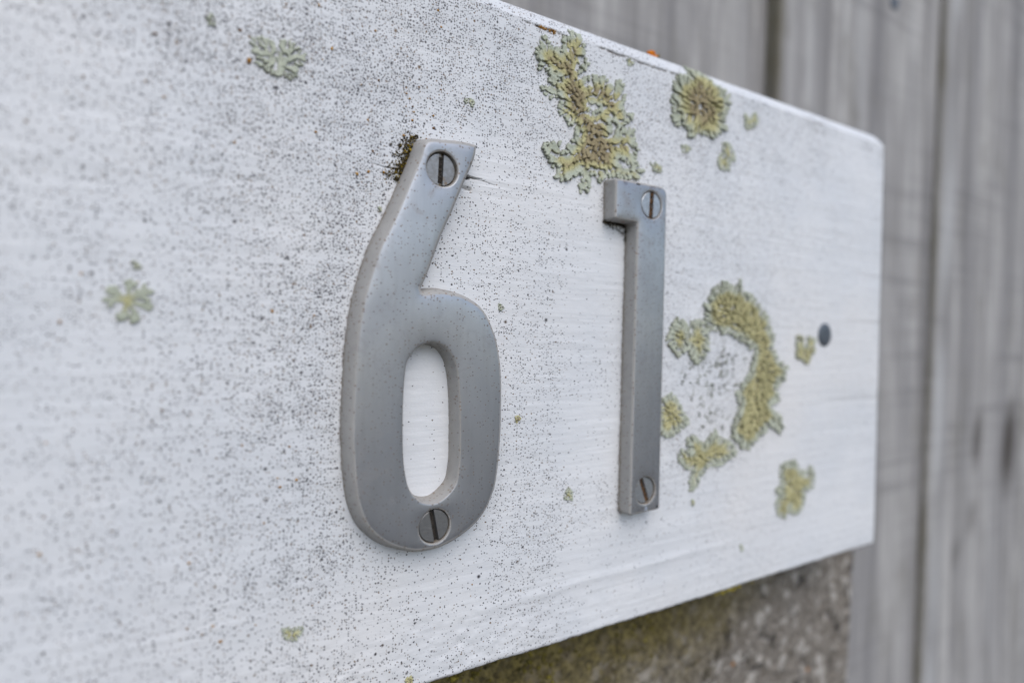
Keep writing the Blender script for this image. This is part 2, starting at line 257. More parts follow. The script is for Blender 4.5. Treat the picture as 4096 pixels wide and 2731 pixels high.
# ---------------------------------------------------------------- materials
def mat_paint():
    s = NT('weathered_white_paint')
    p = s.geo
    sep = s.n('ShaderNodeSeparateXYZ', {0: p})
    flat = s.n('ShaderNodeCombineXYZ', {0: sep.outputs[0], 1: sep.outputs[2], 2: sep.outputs[1]}).outputs[0]
    grainv = s.map(p, (60, 1, 900), rot=(0, math.radians(-2), 0))
    grain = s.noise(grainv, 1.0, 5, .6)
    grain2 = s.noise(s.map(p, (14, 1, 260)), 1.0, 4, .6)
    cloud = s.noise(p, 28, 4, .6)
    tint = s.noise(p, 11, 3, .5)
    base = s.mix(s.ramp(cloud, .35, .7), (.675, .69, .71), (.735, .742, .752))
    base = s.mix(s.ramp(tint, .45, .75, 0, .65), base, (.755, .735, .715))
    base = s.mix(s.ramp(grain2, .55, .8, 0, .22), base, (.60, .62, .65))
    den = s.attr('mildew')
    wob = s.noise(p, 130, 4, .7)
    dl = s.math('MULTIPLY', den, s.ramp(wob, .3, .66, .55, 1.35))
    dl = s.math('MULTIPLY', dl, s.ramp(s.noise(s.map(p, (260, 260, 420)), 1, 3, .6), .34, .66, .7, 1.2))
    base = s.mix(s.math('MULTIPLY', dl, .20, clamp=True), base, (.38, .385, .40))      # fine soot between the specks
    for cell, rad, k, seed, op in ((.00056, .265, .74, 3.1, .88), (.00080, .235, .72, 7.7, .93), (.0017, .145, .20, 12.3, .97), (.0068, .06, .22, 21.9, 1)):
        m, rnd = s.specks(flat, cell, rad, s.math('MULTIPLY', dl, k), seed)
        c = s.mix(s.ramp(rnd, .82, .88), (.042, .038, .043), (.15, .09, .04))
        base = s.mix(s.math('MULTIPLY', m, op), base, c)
    st = s.attr('stain')
    stn = s.math('MULTIPLY', st, s.ramp(s.noise(p, 900, 3, .7), .3, .6, .4, 1.2), clamp=True)
    base = s.mix(stn, base, s.mix(s.noise(p, 500, 2), (.03, .022, .018), (.13, .085, .05)))
    s.set(Base_Color=base, Roughness=.5, Specular_IOR_Level=.35)
    fine = s.noise(p, 1600, 3, .6)
    peb = s.noise(p, 420, 3, .6)
    h = s.math('ADD', s.math('MULTIPLY', grain, .6), s.math('MULTIPLY', fine, .15))
    h = s.math('ADD', h, s.math('MULTIPLY', peb, .3))
    s.set(Normal=s.bump(h, .00022, .8))
    return s.m

def mat_metal():
    s = NT('weathered_cast_zinc')
    p = s.geo
    nrm = s.n('ShaderNodeNewGeometry')
    ny = s.n('ShaderNodeSeparateXYZ', {0: nrm.outputs['True Normal']}).outputs[1]
    face = s.ramp(ny, -.992, -.95, 1, 0)                    # 1 on the ground face, 0 on the as-cast sides
    brush = s.noise(s.map(p, (700, 700, 60)), 1.0, 4, .6)
    cloud = s.noise(p, 45, 4, .6)
    fine = s.noise(p, 2600, 2, .6)
    fc = s.mix(s.ramp(cloud, .3, .7), (.36, .372, .395), (.44, .453, .474))
    fc = s.mix(s.ramp(brush, .4, .75, 0, .35), fc, (.325, .33, .34))
    sc = s.mix(s.noise(p, 300, 4, .7), (.31, .30, .285), (.42, .405, .38))
    base = s.mix(face, sc, fc)
    m1, r1 = s.specks(p, .0008, .34, .42, 2.2, '3D')
    base = s.mix(s.math('MULTIPLY', m1, .55), base, s.mix(r1, (.22, .14, .08), (.12, .10, .085)))
    m2, r2 = s.specks(p, .0032, .12, .2, 5.2, '3D')
    base = s.mix(s.math('MULTIPLY', m2, .8), base, (.22, .11, .04))
    ox = s.ramp(s.noise(p, 130, 6, .75, .8), .5, .7, 0, .55)
    base = s.mix(ox, base, (.29, .275, .265))
    scr = s.ramp(s.noise(s.map(p, (90, 90, 2600), rot=(0, .5, 0)), 1, 2, .5), .70, .76, 0, .3)
    base = s.mix(scr, base, (.50, .50, .50))
    st = s.attr('grime')
    g = s.math('MULTIPLY', st, s.ramp(s.noise(p, 900, 4, .7), .3, .65, .3, 1.1), clamp=True)
    base = s.mix(g, base, (.16, .12, .075))
    rough = s.math('ADD', s.math('ADD', s.ramp(cloud, .3, .7, .42, .33), s.math('MULTIPLY', ox, .3)), s.math('MULTIPLY', m1, .2))
    rough = s.math('MULTIPLY_ADD', face, -.32, s.math('ADD', rough, .32))
    s.set(Base_Color=base, Metallic=s.math('MULTIPLY_ADD', face, .72, .08), Roughness=rough)
    h = s.math('ADD', s.math('MULTIPLY', fine, .6), s.math('MULTIPLY', brush, .8))
    s.set(Normal=s.bump(h, .00004, .6))
    return s.m

def mat_screw(name, c, rough):
    s = NT(name); p = s.geo
    n1 = s.noise(p, 700, 4, .7); n2 = s.noise(s.map(p, (300, 300, 3000), rot=(0, .6, 0)), 1, 3, .6)
    base = s.mix(s.ramp(n1, .35, .7), tuple(x*.75 for x in c), c)
    base = s.mix(s.ramp(s.noise(p, 260, 3), .62, .72, 0, .7), base, (.20, .13, .07))
    s.set(Base_Color=base, Metallic=.8, Roughness=s.ramp(n1, .3, .7, rough+.1, rough-.06))
    s.set(Normal=s.bump(s.math('ADD', n1, n2), .00008, .6))
    return s.m

def mat_plain(name, c1, c2, scale, rough=.9, bump=.0002, spec=.2):
    s = NT(name); p = s.geo
    n = s.noise(p, scale, 4, .65)
    s.set(Base_Color=s.mix(s.ramp(n, .3, .7), c1, c2), Roughness=rough, Specular_IOR_Level=spec)
    s.set(Normal=s.bump(n, bump, .8))
    return s.m

def mat_lichen():
    s = NT('foliose_lichen'); p = s.geo
    age = s.attr('age'); tone = s.attr('tone'); under = s.attr('under')
    n = s.noise(p, 420, 4, .65); n2 = s.noise(p, 1500, 3, .6)
    a = s.math('ADD', age, s.math('MULTIPLY_ADD', n, .5, -.25), clamp=True)
    tip = s.mix(tone, (.41, .44, .345), (.50, .525, .43))
    midc = s.mix(tone, (.43, .405, .20), (.53, .495, .27))
    old = s.mix(tone, (.27, .22, .13), (.37, .315, .19))
    c = s.mix(s.ramp(a, .18, .6), tip, midc)
    c = s.mix(s.ramp(a, .55, .95), c, old)
    c = s.mix(s.ramp(n2, .58, .75, 0, .35), c, (.22, .21, .13))
    c = s.mix(under, c, (.05, .04, .03))                       # darker at height steps between lobes and along the outline
    s.set(Base_Color=c, Roughness=.85, Specular_IOR_Level=.15)
    s.set(Normal=s.bump(s.math('ADD', n2, s.math('MULTIPLY', n, .8)), .00022, .9))
    return s.m

def mat_blob(name, stops):
    s = NT(name); p = s.geo
    r = s.attr('rnd')
    c = s.mix(s.ramp(r, 0, .5), stops[0], stops[1]); c = s.mix(s.ramp(r, .5, 1), c, stops[2])
    c = s.mix(s.ramp(s.noise(p, 2500, 2), .4, .7, 0, .4), c, tuple(x*.5 for x in stops[0]))
    s.set(Base_Color=c, Roughness=.85, Specular_IOR_Level=.2)
    return s.m

def mat_concrete():
    s = NT('lichened_concrete'); p = s.geo
    sep = s.n('ShaderNodeSeparateXYZ', {0: p})
    n = s.noise(p, 130, 6, .7); n2 = s.noise(p, 420, 5, .7); big = s.noise(p, 22, 4, .6)
    base = s.mix(s.ramp(n2, .35, .7), (.16, .14, .115), (.30, .272, .24))
    base = s.mix(s.ramp(n, .53, .62, 0, .85), base, (.50, .47, .43))
    base = s.mix(s.ramp(s.noise(p, 95, 5, .7, .4), .54, .63, 0, .9), base, (.055, .049, .043))
    dirt = s.attr('moss')
    mm_ = s.ramp(s.math('ADD', dirt, s.math('MULTIPLY_ADD', big, 1.5, -.75)), .15, 1.15)
    mc = s.mix(s.ramp(n2, .35, .68), (.075, .06, .025), (.27, .215, .07))
    mc = s.mix(s.ramp(n, .5, .68, 0, .8), mc, (.19, .15, .085))
    base = s.mix(s.math('MULTIPLY', mm_, .92), base, mc)
    damp_shade = s.ramp(s.attr('damp_shade'), 0, 1, 0, .75)
    base = s.mix(damp_shade, base, (.045, .038, .028))  # dark colour for damp plus painted contact shade below the board
    m, r = s.specks(p, .011, .13, .05, 4.4, '3D')
    base = s.mix(s.math('MULTIPLY', m, .8), base, (.42, .17, .03))
    s.set(Base_Color=base, Roughness=.95, Specular_IOR_Level=.15)
    s.set(Normal=s.bump(s.math('ADD', n2, n), .0012, .8))
    return s.m

def mat_fence(seed):
    s = NT('weathered_fence_timber'); p = s.geo
    o = (seed*3.1, seed*1.3, seed*7.7)
    g1 = s.noise(s.map(p, (75, 30, 6.5), o), 1, 5, .65, .8)
    g2 = s.noise(s.map(p, (26, 8, 1.1), o), 1, 4, .6, .4)
    saw = s.noise(s.map(p, (5, 5, 160), o, (0, math.radians(3), 0)), 1, 3, .6)
    sawm = s.ramp(s.noise(s.map(p, (7, 7, 9), o), 1, 2), .42, .62)
    blot = s.noise(s.map(p, (30, 10, 13), o), 1, 5, .65)
    c = s.mix(s.ramp(g1, .3, .72), (.255, .246, .242), (.46, .447, .43))
    g3 = s.noise(s.map(p, (38, 8, .9), (seed*5.3, seed, seed*2.1)), 1, 3, .6, .3)
    c = s.mix(s.ramp(g3, .5, .68, 0, .55), c, (.165, .158, .155))
    c = s.mix(s.ramp(g3, .42, .28, 0, .55), c, (.47, .465, .455))
    c = s.mix(s.ramp(g2, .45, .72, 0, .75), c, (.20, .195, .20))
    c = s.mix(s.ramp(g2, .30, .16, 0, .6), c, (.46, .455, .44))
    c = s.mix(s.math('MULTIPLY', s.ramp(saw, .50, .64, 0, .42), sawm), c, (.17, .165, .165))
    c = s.mix(s.ramp(blot, .5, .72, 0, .6), c, (.215, .205, .185))
    kn = s.attr('knot')
    c = s.mix(s.math('MULTIPLY', kn, s.ramp(g1, .2, .6, .7, 1.0), clamp=True), c, (.060, .052, .045))
    c = s.mix(s.math('MULTIPLY', s.attr('pale'), s.ramp(g1, .25, .7, .5, 1.0), clamp=True), c, (.46, .46, .46))
    al = s.attr('algae')
    c = s.mix(s.math('MULTIPLY', al, s.ramp(blot, .3, .7, .5, 1.0), clamp=True), c, (.135, .12, .08))
    s.set(Base_Color=c, Roughness=.9, Specular_IOR_Level=.2)
    s.set(Normal=s.bump(s.math('ADD', g1, s.math('MULTIPLY', saw, .5)), .0012, .7))
    return s.m

PAINT = mat_paint(); METAL = mat_metal(); LICHEN = mat_lichen(); CONCRETE = mat_concrete()
STEEL = mat_screw('dull_steel_screw', (.30, .30, .30), .42)
STEEL2 = mat_screw('bright_steel_screw', (.50, .52, .54), .38)
NAILM = mat_screw('galvanised_nail', (.17, .19, .215), .55)
DIRT = mat_plain('slot_dirt', (.03, .024, .018), (.16, .085, .04), 1500)
MOSS = mat_blob('mustard_moss', ((.030, .024, .016), (.12, .085, .020), (.36, .25, .025)))
DARKMOSS = mat_blob('dark_moss', ((.022, .018, .014), (.055, .042, .022), (.12, .10, .03)))
ORANGE_M = mat_blob('orange_lichen', ((.16, .075, .02), (.34, .17, .035), (.46, .25, .05)))
BRIGHT_OR = mat_blob('bright_orange_lichen', ((.50, .13, .012), (.66, .20, .015), (.72, .26, .03)))
GREENMOSS = mat_blob('olive_moss', ((.06, .052, .016), (.20, .165, .035), (.34, .28, .05)))
GROUND = mat_plain('rough_earth_ground', (.085, .08, .07), (.15, .14, .125), 30, bump=.01)
SOOT = mat_plain('black_slot_dirt', (.018, .016, .014), (.06, .052, .045), 1500)

# ---------------------------------------------------------------- setting: ground
g = mesh_obj('ground', [(-60, -60, -1.1), (60, -60, -1.1), (60, 60, -1.1), (-60, 60, -1.1)], [(0, 1, 2, 3)], GROUND, smooth=False)
tag(g, kind='structure')

def grid_faces(nr, nc, wrap=False):
    i, j = np.meshgrid(np.arange(nr-1), np.arange(nc-1), indexing='ij')
    a = (i*nc+j).ravel()
    return np.stack([a, a+1, a+nc+1, a+nc], 1)

# ---------------------------------------------------------------- fence behind
fence = empty('paling_fence', (0.36, 0.08, -1.1))
tag(fence, 'weathered grey timber fence of wide vertical boards behind the white board', 'fence')
def paling(x0, x1, yf, lean, seed, knots=(), algae_l=0.0, algae_r=0.0, thick=18, lean2=None, pale_w=0.0):
    w = x1-x0
    lean2 = lean if lean2 is None else lean2
    cs = [(0, thick), (0, thick*.5), (0, 1.6), (.25, .8), (.8, .25), (1.6, 0)] + [(c, 0) for c in np.linspace(4, w-4, int(w/3.2))] + \
         [(w-1.6, 0), (w-.8, .25), (w-.25, .8), (w, 1.6), (w, thick*.5), (w, thick)]
    cs = np.array(cs)
    rows = np.concatenate([np.linspace(-1100, -320, 30), np.arange(-312, 340, 5), np.linspace(350, 620, 14)])
    C, Zv = np.meshgrid(np.arange(len(cs)), rows); cx = cs[C, 0]; cy = cs[C, 1]
    f = cx/w
    X = x0+cx+(lean*(1-f)+lean2*f)*Zv+.5*fbm(Zv/60+seed, cx*0+seed*5, 3, seed)*((f < .02) | (f > .98))
    Y = yf+cy+.55*fbm(X/7, Zv/140, 4, seed)+1.1*fbm(X/60, Zv/300, 2, seed+9)
    kn = np.zeros_like(X)
    for (kx, kz, rx, rz, a) in knots:
        d = np.hypot((X-kx-.25*(Zv-kz)*.4)/rx, (Zv-kz)/rz)
        kn = np.maximum(kn, a*np.clip(1.5-d, 0, 1)); Y = Y+1.6*np.clip(1-d, 0, 1)
    al = np.zeros_like(X)
    al = np.maximum(al, algae_l*np.where(cy > .5, 1, np.clip(1-cx/6, 0, 1))*(f < .5))
    al = np.maximum(al, algae_r*np.where(cy > .5, 1, np.clip(1-(w-cx)/7, 0, 1))*(f > .5))
    pale = pale_w*np.clip(1.3-np.abs(cx-16)/13, 0, 1)*np.clip(.7+fbm(X/30, Zv/70, 2, seed+4), 0, 1)
    V = np.stack([X.ravel(), Y.ravel(), Zv.ravel()], 1)*mm
    o = mesh_obj('paling', V, grid_faces(len(rows), len(cs)), mat_fence(seed), fence,
                 attrs={'knot': kn.ravel(), 'algae': al.ravel(), 'pale': pale.ravel()})
    return o
paling(-350, -128, 89, .006, 6)
paling(-140, 73, 80, 0, 1)
paling(66, 274, 89, .012, 2, algae_r=.5)
paling(261, 462, 80, .012, 3, algae_l=.95, algae_r=.6, lean2=.02)
paling(450, 631, 75.5, .026, 4, knots=((598, -34, 13, 36, 1.0), (534, -24, 8, 20, .8), (527, -86, 7, 14, .5), (500, -112, 6, 12, .45)), algae_l=.8, algae_r=1.0, lean2=.012, pale_w=.9)
paling(620, 830, 86, .01, 5, algae_l=.9)
paling(822, 1030, 78, .008, 7, algae_l=.7)
# nail head sunk in the second visible paling
a = np.linspace(0, 2*np.pi, 17)[:-1]
nv = [(391, 78.3, 286)]+[(391+4.2*math.cos(t), 78.7, 286+4.2*math.sin(t)) for t in a]+[(391+4.5*math.cos(t), 82, 286+4.5*math.sin(t)) for t in a]
nf = [(0, 1+(i+1) % 16, 1+i) for i in range(16)]+[(1+i, 1+(i+1) % 16, 17+(i+1) % 16, 17+i) for i in range(16)]
mesh_obj('nail_head', np.array(nv)*mm, nf, NAILM, fence, smooth=False)

# ---------------------------------------------------------------- concrete post behind and below the board
post = empty('concrete_post', (0.05, 0.045, -1.1))
tag(post, 'mossy grey concrete post with pale lichen speckle, under the white board', 'post')
us = np.concatenate([np.linspace(-150, -20, 14), np.arange(-18, 255.6, .9)])
vs = np.concatenate([np.linspace(-1100, -150, 20), np.arange(-146, -26, .9), np.linspace(-20, 100, 8)])
Ug, Vg = np.meshgrid(us, vs)
edge = 256+.055*(Vg+80)
Xg = Ug+(edge-255.6)*np.clip((Ug-100)/155.6, 0, 1)
e = np.clip((Xg-(edge-5))/5, 0, 1)
Xg = Xg+e*1.3*fbm(Vg/6, Vg*0, 3, 4)
Yg = 24.5+e**2*3.5+.55*fbm(Xg/3, Vg/3, 4, 2)+.35*np.abs(fbm(Xg/1.3, Vg/1.3, 2, 8))+.9*fbm(Xg/25, Vg/25, 2, 6)*.4
pit = np.clip(fbm(Xg/2.4, Vg/2.4, 2, 31)-.32, 0, 1)*5
Yg = Yg+pit
ug = Ug
below = np.clip(BB-Vg, 0, 200)
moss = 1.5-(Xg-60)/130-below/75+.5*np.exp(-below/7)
damp_shade = np.exp(-below/6.0)*1.0+.35*np.exp(-below/22)  # damp band, deepened to paint the contact shade under the board edge
V = np.stack([Xg.ravel(), Yg.ravel(), Vg.ravel()], 1)*mm
mesh_obj('front_face', V, grid_faces(len(vs), len(us)), CONCRETE, post, attrs={'moss': moss.ravel(), 'damp_shade': damp_shade.ravel()})
# sides and top of the post
x0, x1b, x1t = -150, Xg[0, -1], Xg[-1, -1]
sv = []
for k in range(len(vs)): sv += [(Xg[k, -1], Yg[k, -1], vs[k]), (Xg[k, -1]-.5, 74, vs[k])]
sf = [(2*k, 2*k+1, 2*k+3, 2*k+2) for k in range(len(vs)-1)]
b0 = len(sv)
sv += [(x0, Yg[-1, 0], 100), (x1t, Yg[-1, -1], 100), (x1t, 74, 100), (x0, 74, 100), (x0, Yg[0, 0], -1100), (x0, 74, -1100)]
sf += [(b0, b0+1, b0+2, b0+3), (b0, b0+3, b0+5, b0+4)]
mesh_obj('side_faces', np.array(sv)*mm, sf, CONCRETE, post, smooth=False)

# ---------------------------------------------------------------- painted board
board = empty('sign_board', (0.05, 0.01, BB*mm))
tag(board, 'white painted timber board with dark mildew specks, carrying the two metal numbers', 'sign board')
six_o = loop_smooth(SIX, (3, 15), .5); six_h = loop_smooth(HOLE, (), .5)
six_base = offset(six_o, 1.25); hole_base = offset(six_h, -.7)

ul = list(np.arange(BL, -92, 5))+list(np.arange(-90, 13.5, .42))+list(np.arange(13.5, 23, .14))+list(np.arange(23.2, BR-2, .42))
uprof = [(c, 0) for c in ul]+[(BR-1.6+1.6*math.sin(t), 1.6*(1-math.cos(t))) for t in np.linspace(0, math.pi/2, 6)]+[(BR, 8), (BR, 20)]
vl = list(np.arange(BB+1.5, 92, .42))+list(np.arange(92, 95, .14))+list(np.arange(95.2, 138.2, .42))+list(np.arange(138.2, 139.6, .2))
vprof = [(BB, 20), (BB, 8), (BB, 3)]+[(BB+1.4-1.4*math.sin(t), 1.4*(1-math.cos(t))) for t in np.linspace(math.pi/2, .15, 5)]+[(c, 0) for c in vl] + \
        [(140.0, .25), (140.8, .62), (141.6, 1.0), (142.4, 1.45), (143.1, 2.0), (143.7, 2.65), (144.15, 3.4), (144.4, 4.3), (BT, 5.4), (BT, 12), (BT, 20)]
up = np.array(uprof); vp = np.array(vprof)
CI, RI = np.meshgrid(np.arange(len(up)), np.arange(len(vp)))
U, Vv = up[CI, 0], vp[RI, 0]
Y = np.minimum(20, up[CI, 1]+vp[RI, 1])
front = ((up[CI, 1] < .05) & (vp[RI, 1] < .05)).astype(float)
topz = (vp[RI, 1] > 0) & (Vv > 100)
# worn round corner at the top right, a lesser one below it
for (cz, sgn, r) in ((BT, 1, 6.5), (BB, -1, 2.5)):
    a_ = np.clip((U-(BR-r))/r, 0, 1); b_ = np.clip((sgn*(Vv-cz)+r)/r, 0, 1)
    U2 = np.where((a_ > 0) & (b_ > 0), BR-r+r*a_*np.sqrt(1-b_**2/2), U)
    V2 = np.where((a_ > 0) & (b_ > 0), cz-sgn*r+sgn*r*b_*np.sqrt(1-a_**2/2), Vv)
    U, Vv = U2, V2
# dented lower arris and sawn end
V_low = np.clip(1-(Vv-BB)/2.2, 0, 1)
Vv = Vv+V_low*(.45*fbm(U/7, U*0, 3, 61)+.35*np.clip(fbm(U/2.2, U*0+4, 2, 62)-.25, 0, 1))
U = U+np.clip(1-(BR-U)/2.2, 0, 1)*.30*fbm(Vv/4, Vv*0, 3, 63)
# relief of brushed paint over raised grain
rel = .07*fbm(U/22, Vv/1.1, 4, 3)+.16*fbm(U/70, Vv/9, 3, 5)+.05*fbm(U/3, Vv/1.6, 3, 7)
low = np.clip((-12-Vv)/14, 0, 1)*np.clip((95-U)/60, 0, 1)
rel = rel+low*.22*fbm(U/3.2, Vv/2.2, 4, 11)
edge_wear = .18*fbm(U/5, Vv/30, 3, 13)
Y = Y-rel*np.where(front > 0, 1, .4)+np.where(topz, edge_wear, 0)
# lower long shallow ridge left by the brush
Y = Y-.22*np.exp(-((Vv+21.5-.03*U+1.2*fbm(U/30, U*0, 2, 21))/1.3)**2)*np.clip((U-10)/30, 0, 1)*np.clip((140-U)/40, 0, 1)
stain = np.zeros_like(U)
def groove(line, w, depth, amt, rough=.6, taper=True):
    global Y, stain
    wob = .35*w*fbm(U/1.2, Vv/.8, 3, int(abs(line[0][0])*10))
    d = seg_dist(U, Vv, line)+wob
    k = np.clip(1.25-d/w, 0, 1)
    if taper:
        L0, L1 = line[0][0], line[-1][0]
        k = k*np.clip(1.25-np.abs(U-L0)/abs(L1-L0)*taper, 0, 1)
    Y = Y+depth*np.minimum(k*1.3, 1)*(Y < 8)
    stain = np.maximum(stain, amt*k)
groove([(14.6, 93.9), (15.2, 94.0), (15.7, 94.1)], .5, 2.2, .9, taper=False)
groove(C1, .22, 1.0, .8, taper=.95)
groove(C1b, .13, .3, .45, taper=.9)
groove([(13.6, 91.4), (14.8, 91.2), (16.4, 91.0)], .38, .9, .5, taper=.5)
groove(C2[::-1], .15, .4, .6, taper=.9)
groove(C3[::-1], .9, .10, .16, taper=.9); groove(C4[::-1], 1.0, .10, .18, taper=.9); groove(C5[::-1], 1.0, .10, .17, taper=.9)
# split between the face and the rounded top edge: broken, widest where the paint has lifted
for (ua, ub, amp) in ((31, 50, 1.0), (57, 104, .8), (108, 114, .6)):
    wgt = np.clip((U-ua)/3, 0, 1)*np.clip((ub-U)/4, 0, 1)
    line = 138.75+.35*fbm(U/6, U*0, 3, 15)
    wd = (.30+.32*np.clip(fbm(U/4, U*0+3, 3, 16)+.1, 0, 1))
    k = np.clip(1.3-np.abs(Vv-line)/wd, 0, 1)*wgt*np.clip(.75+fbm(U/1.4, U*0+9, 3, 18)*1.2, 0, 1)
    Y = Y+.45*k*(Y < 6); stain = np.maximum(stain, amp*k)
# grime caught against the cast numbers
wig = fbm(U/.9, Vv/.9, 3, 25)
d6 = np.minimum(seg_dist(U, Vv, six_base[::3], True), 99)
stain = np.maximum(stain, .75*np.clip(1-d6/.35, 0, 1)*(wig > -.25)*((U < 0) & (Vv > 20)))
d1 = seg_dist(U, Vv, [(61.7, 100.2), (61.8, 88.0), (70.8, 87.8), (70.3, -.4), (83.7, 0)])
stain = np.maximum(stain, .6*np.clip(1-d1/.45, 0, 1)*np.clip(.7+wig*1.2, 0, 1))
for cx_, cz_, rx_, rz_, am in ((210.0, 137, 6, 2, .5), (222.5, 136, 3, 3, .9), (174, 138.5, 9, 4, .5)):
    b = np.exp(-((U-cx_)/rx_)**2-((Vv-cz_)/rz_)**2)
    stain = np.maximum(stain, am*b*np.clip(fbm(U/1.5, Vv/1.2, 3, 33)*2.2+.1, 0, 1))
# black growth along the bottom arris
stain = np.maximum(stain, .95*np.clip((BB+.9-Vv+.5*fbm(U/2.5, U*0, 3, 41))/.6, 0, 1))
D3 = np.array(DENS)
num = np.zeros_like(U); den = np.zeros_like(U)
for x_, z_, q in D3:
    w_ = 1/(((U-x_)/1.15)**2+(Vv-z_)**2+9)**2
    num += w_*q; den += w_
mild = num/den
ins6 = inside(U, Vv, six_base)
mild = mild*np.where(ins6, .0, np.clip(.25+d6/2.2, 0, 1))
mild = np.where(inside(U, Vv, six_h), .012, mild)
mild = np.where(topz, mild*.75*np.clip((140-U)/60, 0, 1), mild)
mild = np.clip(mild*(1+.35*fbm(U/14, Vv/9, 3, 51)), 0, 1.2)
V = np.stack([U.ravel(), Y.ravel(), Vv.ravel()], 1)*mm
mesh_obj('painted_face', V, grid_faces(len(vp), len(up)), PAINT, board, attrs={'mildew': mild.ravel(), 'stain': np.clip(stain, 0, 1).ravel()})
bk = np.array([(BL, 20, BB), (BR, 20, BB), (BR, 20, BT), (BL, 20, BT), (BL, 0.2, BB), (BL, .2, BT)])*mm
mesh_obj('back_face', bk, [(0, 3, 2, 1), (0, 4, 5, 3)], PAINT, board, smooth=False, attrs={'mildew': [.2]*6, 'stain': [0]*6})

# flat nail head holding the board
def disc(cx, cz, y0, r, prof, n=40):
    """lathe about the Y axis; prof = [(radius factor, y)] from the centre outwards"""
    v = [(cx, prof[0][1]+y0, cz)]; f = []
    for (q, y) in prof[1:]:
        v += [(cx+r*q*math.cos(t), y0+y, cz+r*q*math.sin(t)) for t in np.linspace(0, 2*np.pi, n+1)[:-1]]
    for i in range(n): f.append((0, 1+(i+1) % n, 1+i))
    for k in range(len(prof)-2):
        for i in range(n):
            a0 = 1+k*n+i; a1 = 1+k*n+(i+1) % n
            f.append((a0, a1, a1+n, a0+n))
    return np.array(v), f
nv, nf = disc(NAIL[0][0], NAIL[0][1], 0, 4.7, [(0, -.55), (.5, -.52), (.85, -.38), (.97, -.2), (1, 0), (.95, .4), (.4, .6), (.38, 12)])
nail = mesh_obj('nail', nv*mm, nf, NAILM, board, angle=50)
nail['label'] = 'round grey galvanised nail head near the right end of the board'

# ---------------------------------------------------------------- cast numbers
def cast_number(name, outer, hole, screws, draft, parent, hole_draft=.7):
    loops = []
    verts = []; faces = []; grime = []
    def add_ring(P, y, gr):
        i0 = len(verts); verts.extend((p[0], y+(.0), p[1]) for p in P); grime.extend([gr]*len(P)); return i0
    def stitch(a, b, n, flip):
        for i in range(n):
            q = (a+i, a+(i+1) % n, b+(i+1) % n, b+i)
            faces.append(q[::-1] if flip else q)
    def wall(P, prof, flip):
        prev = None
        for off, y, gr in prof:
            i0 = add_ring(offset(P, off), y, gr)
            if prev is not None: stitch(prev, i0, len(P), flip)
            prev = i0
        return prev
    area = lambda P: (P[:, 0]*np.roll(P[:, 1], -1)-np.roll(P[:, 0], -1)*P[:, 1]).sum()
    rings = []
    i = wall(outer, [(draft, .25, .9), (draft, -.1, .8), (draft*.93, -.7, .35), (draft*.75, -T*.3, .1), (draft*.4, -T+1.0, .0), (.16, -T+.6, 0), (0, -T+.3, .06), (-.22, -T+.1, .10), (-.55, -T+.01, .02)], area(outer) < 0)
    rings.append((i, len(outer)))
    if hole is not None:
        i = wall(hole, [(-hole_draft, .25, .3), (-hole_draft, -.1, .25), (-.25, -T+1.0, .0), (-.1, -T+.5, 0), (0, -T+.2, .12), (.2, -T+.04, .15), (.5, -T, .02)], area(hole) > 0)
        rings.append((i, len(hole)))
    th = np.linspace(0, 2*np.pi, 49)[:-1]
    for (sx, sz) in screws:
        c = np.stack([sx+np.cos(th), sz+np.sin(th)], 1)
        prev = None
        for r, y, gr in ((3.2, -T+1.7, 1), (4.12, -T+1.7, 1), (4.2, -T+.5, .8), (4.28, -T+.18, .2), (4.5, -T+.03, .1), (4.75, -T, .05)):
            P = np.stack([sx+r*np.cos(th), sz+r*np.sin(th)], 1); i0 = add_ring(P, y, gr)
            if prev is not None: stitch(prev, i0, 48, False)
            prev = i0
        rings.append((prev, 48))
    # face
    pts = []; idx = []; edges = []
    for (i0, n) in rings:
        s0 = len(pts)
        for k in range(n):
            pts.append(Vector((verts[i0+k][0], verts[i0+k][2]))); idx.append(i0+k); edges.append((s0+k, s0+(k+1) % n))
    base = [np.array([verts[i0+k] for k in range(n)])[:, [0, 2]] for i0, n in rings]
    def ok(x, z, m=0.0):
        r = inside(x, z, base[0])
        for b in base[1:]: r &= ~inside(x, z, b)
        return r
    xx, zz = np.meshgrid(np.arange(outer[:, 0].min(), outer[:, 0].max(), 1.1), np.arange(outer[:, 1].min(), outer[:, 1].max(), 1.1))
    xx = xx.ravel(); zz = zz.ravel()
    d = np.min([seg_dist(xx, zz, b, True) for b in base], axis=0)
    kk = ok(xx, zz) & (d > .5)
    for x, z, dd in zip(xx[kk], zz[kk], d[kk]):
        pts.append(Vector((x, z))); idx.append(len(verts)); 
        verts.append((x, -T-.22*(1-math.exp(-dd/2.2))-.05*float(fbm(np.array(x/9), np.array(z/16), 2, 77)), z)); grime.append(0)
    vc, ec, fc, ov, oe, of = delaunay_2d_cdt(pts, edges, [], 0, 1e-5)
    ov = [list(q) for q in ov]
    for tri in fc:
        for t in tri:
            if not ov[t]:
                ov[t].append(len(idx)); idx.append(len(verts)); verts.append((vc[t].x, -T, vc[t].y)); grime.append(0)
        ids = [ov[t][0] for t in tri]
        cx = sum(vc[t].x for t in tri)/3; cz = sum(vc[t].y for t in tri)/3
        if not ok(np.array(cx), np.array(cz)): continue
        p = [vc[t] for t in tri]
        if (p[1]-p[0]).cross(p[2]-p[0]) < 0: ids = ids[::-1]
        faces.append(tuple(idx[i] for i in ids))
    V = np.array(verts)*mm
    o = mesh_obj('number_body', V, faces, METAL, parent, angle=38, attrs={'grime': grime})
    return o

